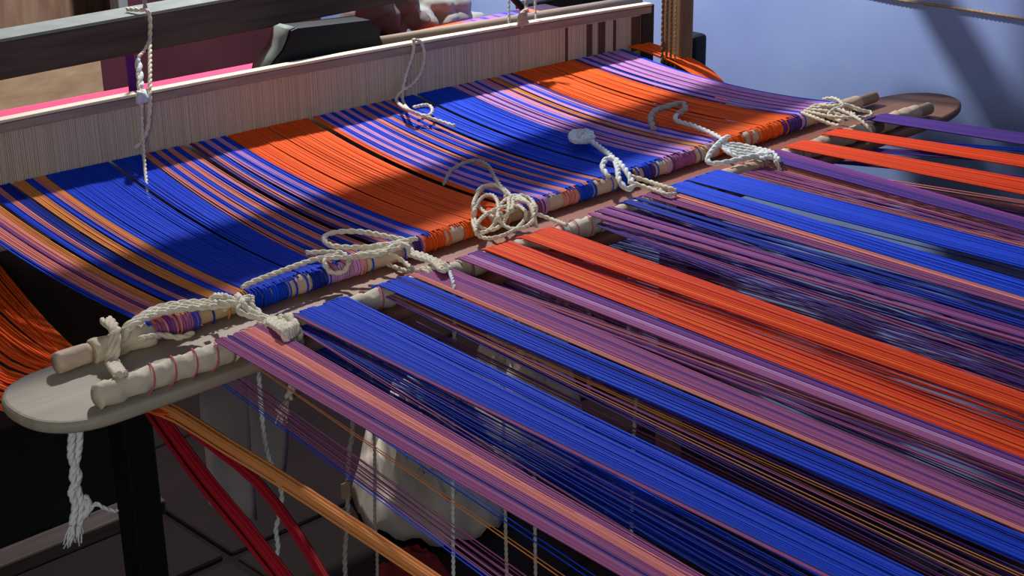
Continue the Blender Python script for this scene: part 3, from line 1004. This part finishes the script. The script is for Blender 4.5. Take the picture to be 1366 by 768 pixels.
# second tie
t = thing('cotton_tie', 'cream cotton tie with long loops over the rods, second from left', 'tie', tuple(at(530, 340, z=.79)), 'cotton ties on the rods')
cord('loop', [at(548, 322, z=ZT + .006), at(520, 316, z=ZT + .008), at(480, 309, z=ZT + .008), at(446, 310, z=ZT + .008), at(432, 318, z=ZT + .006), at(444, 328, z=ZT + .006), at(480, 330, z=ZT + .006), at(520, 326, z=ZT + .008), at(556, 318, z=ZT + .008)], 0.0034, M['cream'], t)
cord('loop', [at(408, 337, z=ZT + .003), at(440, 336, z=ZT + .004), at(458, 338, z=ZT + .004), at(465, 350, z=ZT), at(458, 362, z=ZT - .008), at(442, 363, z=ZT - .008), at(434, 354, z=ZT), at(436, 345, z=ZT + .004), at(470, 342, z=ZT + .006), at(520, 334, z=ZT + .006), at(545, 326, z=ZT + .006)], 0.0030, M['cream'], t)
for k in range(4):
    cord('cord', [at(468 + k * 6, 344 - k * 4, z=ZT + .002), at(510, 338 - k * 4, z=ZT + .006), at(534 + k * 3, 322 + k * 2, z=ZT + .008), at(552 - k * 2, 336 + k, z=ZT), at(566 + k * 3, 340 + k * 3, z=ZT + .002), at(592 - k, 352 + k * 3, z=ZT + .004), at(600, 358, z=ZT)], 0.0030, M['cream'], t)
cord('cord', [at(508, 349, z=.79), at(530, 357, z=.79), at(556, 366, z=.795)], 0.0028, M['cream'], t)
cord('cord', [at(520, 338, z=ZT - .006), at(540, 350, z=.795), at(556, 364, z=.80)], 0.0028, M['cream'], t)
mb = MB()
for k in range(5):
    pts = []
    for i in range(13):
        an = 2 * math.pi * i / 12
        pts.append((crest(580, True) + k * 0.006, YF + (RR + .006) * math.sin(an), ZR + (RR + .006) * math.cos(an)))
    cord('lashing', pts, 0.0030, M['cream'], mb=mb)
mb.build('lashing', M['cream'], t)
pb = at(604, 376, z=ZT)
hp = [at(600, 362, z=ZT), pb, at(606, 395, Y=pb.y - .012), at(606, 440, Y=pb.y - .014), at(605, 540, Y=pb.y - .014), at(604, 660, Y=pb.y - .014), at(605, 790, Y=pb.y - .014)]
cord('hanging_end', hp, 0.0024, M['white'], t)

# third tie: coiled loops
t = thing('cotton_tie', 'cotton tie with round coiled loops on the rear rod, third from left', 'tie', tuple(at(680, 280, z=.79)), 'cotton ties on the rods')
kx, ky = 676, 264
for (cx, cy, ax, ay, ro) in ((660, 268, 26, 20, .5), (655, 277, 24, 30, .2), (690, 283, 26, 22, -.3), (668, 296, 36, 18, -.4), (648, 285, 16, 26, .3)):
    pts = []
    for i in range(13):
        an = 2 * math.pi * i / 12
        dx, dy = ax * math.cos(an), ay * math.sin(an)
        pts.append(at(cx + dx * math.cos(ro) - dy * math.sin(ro), cy + dx * math.sin(ro) + dy * math.cos(ro), z=(ZT + .006 if dy < 6 else ZT - .002) + random.uniform(-.002, .004)))
    cord('loop', pts, 0.0026, M['cream'], t)
for k in range(6):
    cord('cord', [at(672 + k * 2, 262 + (k % 2) * 4, z=ZT + .006), at(692 + k * 3, 262 + k * 2, z=ZT + .007), at(708 + k, 276 + k * 3, z=ZT), at(700 + k * 3, 292 + k * 2, z=.798)], 0.0026, M['cream'], t)
cord('tail', [at(592, 245, z=ZT + .002), at(604, 226, z=ZT + .008), at(630, 214, z=ZT + .014), at(650, 220, z=ZT + .016), at(662, 240, z=ZT + .012), at(678, 262, z=ZT + .008)], 0.0028, M['dullcord'], t, frayed=False)
cord('cord', [at(712, 284, z=ZT), at(735, 292, z=ZT - .006), at(756, 300, z=ZT)], 0.0026, M['cream'], t)

# fourth tie: white knot with ball end
t = thing('cotton_tie', 'white knotted tie with a round balled end, fourth from left', 'tie', tuple(at(820, 230, z=.79)), 'cotton ties on the rods')
cord('tail', [at(786, 186, z=ZT + .004), at(802, 198, z=ZT + .004), at(818, 211, z=ZT + .008), at(824, 225, z=ZT + .010), at(826, 240, z=ZT + .006), at(836, 252, z=ZT - .002), at(845, 248, z=ZT), at(842, 240, z=ZT + .004), at(834, 226, z=ZT + .010), at(820, 212, z=ZT + .012), at(808, 213, z=ZT + .010), at(804, 224, z=ZT + .006), at(812, 236, z=ZT)], 0.0040, M['white'], t)
mb = MB()
for k in range(4):
    pts = []
    for i in range(13):
        an = 2 * math.pi * i / 12 + k
        pts.append(at(774 + (k - 1) * 4 + 9 * math.cos(an), 182 + 7 * math.sin(an), z=ZT + .004 + .004 * math.sin(an + k)))
    cord('knot', pts, 0.0038, M['white'], mb=mb)
mb.build('knot', M['white'], t)
for k in range(2):
    cord('cord', [at(838, 234 + k * 8, z=ZT + .004), at(866, 242 + k * 9, z=ZT), at(890, 250 + k * 9, z=ZT + .002), at(902, 254 + k * 5, z=ZT)], 0.0030, M['cream'], t)
mb = MB()
for k in range(3):
    pts = []
    for i in range(13):
        an = 2 * math.pi * i / 12
        pts.append((crest(896, True) + k * 0.007, YF + (RR + .006) * math.sin(an), ZR + (RR + .006) * math.cos(an)))
    cord('lashing', pts, 0.0032, M['cream'], mb=mb)
mb.build('lashing', M['cream'], t)

# fifth tie
t = thing('cotton_tie', 'pale tie with a triangular loop beside the right orange band, fifth from left', 'tie', tuple(at(990, 200, z=.79)), 'cotton ties on the rods')
cord('tail', [at(872, 172, z=ZT), at(868, 158, z=ZT + .006), at(876, 147, z=ZT + .008), at(896, 141, z=ZT + .008), at(910, 138, z=ZT + .008), at(914, 146, z=ZT + .006), at(902, 153, z=ZT + .004)], 0.0048, M['dullcord'], t)
cord('tail', [at(904, 150, z=ZT + .004), at(902, 160, z=ZT + .004), at(926, 168, z=ZT + .004), at(950, 178, z=ZT + .004), at(968, 188, z=ZT + .006)], 0.0034, M['white'], t)
cord('loop', [at(972, 182, z=ZT + .010), at(960, 190, z=ZT + .010), at(948, 203, z=ZT + .006), at(944, 214, z=ZT), at(952, 218, z=ZT - .002), at(975, 215, z=ZT), at(1005, 208, z=ZT + .004), at(1030, 206, z=ZT + .004)], 0.0038, M['white'], t)
for k in range(5):
    cord('cord', [at(958 + k * 2, 192 + k * 2, z=ZT + .006), at(985, 193 + k * 4, z=ZT + .002), at(1010, 198 + k * 3, z=ZT), at(1030 - k * 3, 203 + k * 2, z=ZT + .003), at(1040 - k * 3, 214 - k, z=ZT)], 0.0032, M['white'], t)
cord('tail', [at(1034, 214, z=ZT), at(1040, 226, z=.805), at(1038, 234, z=.795), at(1044, 246, z=.78)], 0.0032, M['cream'], t)

# sixth tie, right end
t = thing('cotton_tie', 'tangled cream tie at the right ends of the rods near the wall', 'tie', tuple(at(1115, 150, z=.79)), 'cotton ties on the rods')
for k in range(5):
    cord('cord', [at(1070 + k * 3, 150 - k * 2, z=ZT + .002), at(1090 + k * 6, 158 - k * 5, z=ZT + .003), at(1105 + k * 6, 164 - k * 6, z=ZT), at(1120 + k * 7, 168 - k * 5, z=ZT)], 0.0028, M['cream'], t)
cord('loop', [at(1098, 132, z=ZT + .006), at(1112, 131, z=ZT + .010), at(1122, 136, z=ZT + .010), at(1124, 142, z=ZT + .010), at(1112, 146, z=ZT + .010), at(1106, 154, z=ZT + .006), at(1130, 157, z=ZT + .006), at(1150, 156, z=ZT)], 0.0028, M['cream'], t)
cord('loop', [at(1094, 140, z=ZT + .006), at(1112, 141, z=ZT + .010), at(1130, 140, z=ZT + .010), at(1150, 147, z=ZT + .004), at(1162, 150, z=ZT), at(1160, 155, z=ZT), at(1140, 158, z=ZT), at(1115, 152, z=ZT + .006)], 0.0028, M['cream'], t)
cord('tail', [at(1116, 145, z=ZT + .010), at(1134, 152, z=ZT + .008), at(1150, 162, z=ZT + .006), at(1162, 176, z=ZT - .006), at(1160, 188, z=.79), at(1148, 200, z=.775)], 0.0026, M['cream'], t)

# white string from the crossbeam at upper left
t = thing('hanging_string', 'long white string tied round the crossbeam and hanging over the left blue band', 'string', tuple(at(197, 120, Y=1.86)))
yc = 1.896
cord('cord', [at(193, -30, Y=yc), at(193, 0, Y=yc), at(194, 12, Y=yc)], 0.0030, M['dullcord'], t)
cord('wrap', [(at(184, 14, Y=yc).x, 1.925, 1.008), at(186, 13, Y=1.90), at(196, 14, Y=1.893), at(200, 26, Y=yc - .004), at(200, 55, Y=yc - .008), at(200, 120, Y=1.822), at(199, 150, Y=1.818), at(197, 170, Y=1.818), at(190, 188, Y=1.820), at(179, 198, Y=1.822)], 0.0030, M['cream'], t)
cord('cord', [at(199, 55, Y=yc - .008), at(192, 68, Y=1.882), at(184, 80, Y=1.868), at(185, 110, Y=1.838), at(188, 130, Y=1.822), at(190, 175, Y=1.818), at(193, 220, Y=1.785), at(198, 262, Y=1.73), at(205, 284, Y=1.70)], 0.0024, M['cream'], t, frayed=True)
mb = MB()
cord('k', [at(184, 80, Y=1.866), at(187, 105, Y=1.844), at(187, 118, Y=1.832)], 0.005, M['white'], mb=mb)
cord('k', [at(188, 122, Y=1.818), at(190, 137, Y=1.816)], 0.009, M['white'], mb=mb)
mb.build('knot', M['white'], t)['label'] = 'bluish white knot'

# loop string over the reed
yk = reedY(1.5)
t = thing('looped_string', 'cream string looped over the reed top, its end lying on the right blue band', 'string', tuple(at(555, 100, Y=yk)))
cord('cord', [at(552, 52, Y=yk - .012), at(551, 70, Y=yk - .014), at(543, 95, Y=yk - .014), at(537, 120, Y=yk - .016), at(538, 136, Y=yk - .02), at(545, 146, z=.842), at(558, 152, z=.835), at(572, 154, z=.832), at(577, 146, z=.834), at(570, 140, z=.836), at(552, 143, z=.84)], 0.0027, M['cream'], t)
cord('cord', [at(552, 53, Y=yk - .012), at(561, 56, Y=yk - .013), at(566, 72, Y=yk - .014), at(562, 95, Y=yk - .014), at(550, 112, Y=yk - .016), at(533, 124, Y=yk - .018), at(529, 134, Y=yk - .02), at(540, 144, z=.843), at(560, 153, z=.836), at(582, 160, z=.829), at(607, 168, z=.826)], 0.0027, M['cream'], t)

# knot above the reed near the top
yk2 = reedY(1.72)
t = thing('knotted_string', 'beige knotted strings hanging onto the reed top at upper middle', 'string', tuple(at(697, 25, Y=yk2)))
cord('cord', [at(679, -30, Y=yk2 + .006), at(679, 10, Y=yk2), at(679, 31, Y=yk2 - .006)], 0.0022, M['white'], t)
cord('cord', [at(714, -30, Y=yk2 + .006), at(714, 8, Y=yk2), at(715, 25, Y=yk2 - .006)], 0.0022, M['white'], t)
cord('cord', [at(703, -30, Y=yk2), at(702, 4, Y=yk2 - .006), at(701, 14, Y=yk2 - .008)], 0.0034, M['dullcord'], t)
mb = MB()
for k in range(5):
    cord('k', [at(704 - k, 13 + k * 3, Y=yk2 - .012), at(696 - k, 18 + k * 3, Y=yk2 - .018), at(692 + k, 27 + k * 2, Y=yk2 - .014), at(700 + k, 20 + k * 2, Y=yk2 - .018)], 0.0036, M['cream'], mb=mb)
mb.build('knot', M['clothwrap'], t)

# braided cord under the left end of the board
yh = 1.29
t = thing('hanging_braid', 'thick white braided cord hanging below the left tip of the board', 'cord', tuple(at(103, 700, Y=yh)))
for dx in (-5, 5):
    cord('cord', [(at(101 + dx, 580, Y=yh).x, yh, ZB - .014), at(101 + dx, 580, Y=yh), at(99 + dx * .8, 610, Y=yh), at(101 - dx * .8, 635, Y=yh), at(100 + dx * .9, 655, Y=yh), at(104 + dx * .7, 675, Y=yh), at(101 + dx, 700, Y=yh)], 0.0040, M['white'], t, ply=3, frayed=True)
cord('loose_end', [at(113, 660, Y=yh), at(118, 680, Y=yh - .004), at(128, 672, Y=yh - .004), at(140, 678, Y=yh - .006), at(157, 682, Y=yh - .006)], 0.0024, M['white'], t)
blob_pts = [at(112, 664, Y=yh), at(116, 678, Y=yh), at(112, 690, Y=yh)]
cord('loose_end', blob_pts, 0.006, M['white'], t)

# strings hanging below the warp
def hang(label, pts, r, Y, mt='dullcord'):
    o = cord('hanging_string', [Vector((at(*pts[0], Y=Y).x, Y, 0.771))] + [at(a, b, Y=Y) for a, b in pts], r, M[mt])
    return tag(o, label, 'string')


hang('wavy white string hanging between the crimson ropes at lower left', [(350, 560), (356, 600), (366, 630), (376, 660), (372, 690), (368, 705), (371, 730), (368, 742)], 0.0030, 1.33, 'white')
hs = hang('grey string hanging below the mauve band with a small tan tag', [(470, 560), (466, 600), (463, 650), (464, 690), (460, 740), (462, 800)], 0.0034, 1.42)
q = at(460, 652, Y=1.415)
MB().box((q.x - 0.007, 1.411, q.z - 0.010), (q.x + 0.005, 1.414, q.z + 0.010)).build('paper_tag', M['sack'], hs, False)['label'] = 'small tan tag'
hang('thin grey string hanging under the warp right of the tagged string', [(498, 560), (500, 620), (500, 690), (503, 740), (503, 800)], 0.0022, 1.42)

# ------------------------------------------------------------------ below the warp
M['sackgrey'] = mat('pale_sack_cloth', rgb(168, 156, 154), 0.9, 0.2, freq=12, bump=0.3)


def sheet(name, label, cat, cols, mt, thick=0.003, amp=0.006):
    """hanging cloth: list of (top point, bottom point) columns"""
    v, f = [], []
    NR = 14
    for i, (a, b) in enumerate(cols):
        for j in range(NR + 1):
            p = a.lerp(b, j / NR)
            q = noise.noise(Vector((p.x * 40, p.z * 12, 3.3)))
            v.append(p + Vector((0, q * amp, 0)))
    for i in range(len(cols) - 1):
        for j in range(NR):
            k = NR + 1
            f.append((i * k + j, (i + 1) * k + j, (i + 1) * k + j + 1, i * k + j + 1))
    o = mesh(name, v, f, mt)
    s = o.modifiers.new('solid', 'SOLIDIFY')
    s.thickness = thick
    return tag(o, label, cat)


sheet('pale_sack', 'pale grey cloth sack hanging behind the orange rope at lower left', 'sack',
      [(Vector((at(262 + 10 * i, 480 - 3 * i, Y=1.62).x, 1.62, 0.735)), at(278 + 9 * i, 672 + 3 * i, Y=1.62)) for i in range(8)], M['sackgrey'])
sheet('pale_sack', 'gathered pale cloth hanging behind the mauve threads, tied with cord', 'sack',
      [(Vector((at(328 + 11 * i, 480 - 2 * i, Y=1.56).x, 1.56 + .006 * (i % 2), 0.735)), at(336 + 6 * i, 640 - (i % 3) * 4, Y=1.56 + .008 * (i % 2))) for i in range(8)], M['sackgrey'])


def pile(name, label, cx, cy, rx_, ry_, h, mt, seed, z0=0.0):
    v, f = [], []
    N, R = 56, 26
    off = Vector((seed, seed * .7, 0))
    for j in range(R + 1):
        q = j / R
        for i in range(N):
            a = 2 * math.pi * i / N
            wob = 1 + 0.16 * noise.noise(Vector((math.cos(a) * 1.6, math.sin(a) * 1.6, seed)))
            x_, y_ = cx + rx_ * q * wob * math.cos(a), cy + ry_ * q * wob * math.sin(a)
            p = Vector((x_, y_, 0)) * 30 + off
            rid = (1 - abs(noise.noise(p)) * 2) + 0.45 * (1 - abs(noise.noise(p * 2.3)) * 2)
            z_ = h * (1 - q ** 3.0) * (0.55 + 0.5 * rid) + 0.006
            z_ += 0.05 * h * math.sin(13 * a + 9 * q) * q
            v.append((x_, y_, z0 + max(0.002, z_)))
    for j in range(R):
        for i in range(N):
            i2 = (i + 1) % N
            f.append((j * N + i, (j + 1) * N + i, (j + 1) * N + i2, j * N + i2))
    o = mesh(name, v, f, mt)
    s = o.modifiers.new('solid', 'SOLIDIFY')
    s.thickness = 0.003
    return tag(o, label, 'cloth')


M['rag'] = mat('rumpled_white_rag', rgb(206, 196, 182), 0.95, 0.25, freq=14, bump=0.5)
pile('cloth_heap', 'rumpled off white cloth heap on the floor below the warp', 1.66, 1.98, .135, .15, .21, M['rag'], 2.0)
pile('cloth_heap', 'pale cloth heap seen through the blue threads, behind the first heap', 1.945, 2.02, .11, .13, .26, M['rag'], 5.0)
M['redcloth'] = mat('dark_red_cloth', rgb(130, 40, 40), 0.95, 0.3, freq=14, bump=0.5)
pile('cloth_heap', 'dark red cloth lying before the off white heap on the floor', 1.46, 1.80, .07, .06, .05, M['redcloth'], 8.0)

# dark wooden crate by the wall, seen through the threads
t = thing('crate', 'dark brown slatted crate standing on the floor against the blue wall', 'crate', (2.26, 2.17, 0))
for k in range(4):
    z0 = 0.02 + k * 0.073
    bevel(MB().box((2.215, 2.07, z0), (2.225, 2.26, z0 + 0.066)).build('slat', M['darkwood'], t, False), 0.002)
for yy in (2.07, 2.247):
    bevel(MB().box((2.225, yy, 0), (2.285, yy + 0.013, 0.31)).build('side', M['darkwood'], t, False), 0.002)
for yy in (2.10, 2.165, 2.22):
    bevel(MB().box((2.207, yy, 0), (2.215, yy + 0.012, 0.312)).build('upright', M['browncloth'], t, False), 0.002)
MB().box((2.225, 2.083, 0.01), (2.285, 2.247, 0.02)).build('base', M['darkwood'], t, False)
# treadle cords and cane hoop
t = thing('treadle_cords', 'pale slack treadle cords hanging under the warp between the blue bands', 'cord', tuple(at(670, 500, z=.5)))
for (a, b) in (((692, 462), (672, 505)), ((722, 470), (712, 500)), ((868, 530), (846, 566))):
    A_, B_ = at(*a, z=.60), at(*b, z=.52)
    cord('cord', [A_ + (A_ - B_) * 2, A_, B_, Vector((B_.x, B_.y, 0.01))], 0.0028, M['cream'], t)
t_ = cord('cane_hoop', [at(690, 596, z=.24), at(740, 588, z=.25), at(780, 598, z=.25), at(808, 620, z=.22), at(818, 640, z=.18), at(815, 662, z=.12), at(806, 690, z=.01)], 0.0030, M['bamboo'])
tag(t_, 'thin bent cane hoop under the blue band at lower centre', 'hoop')
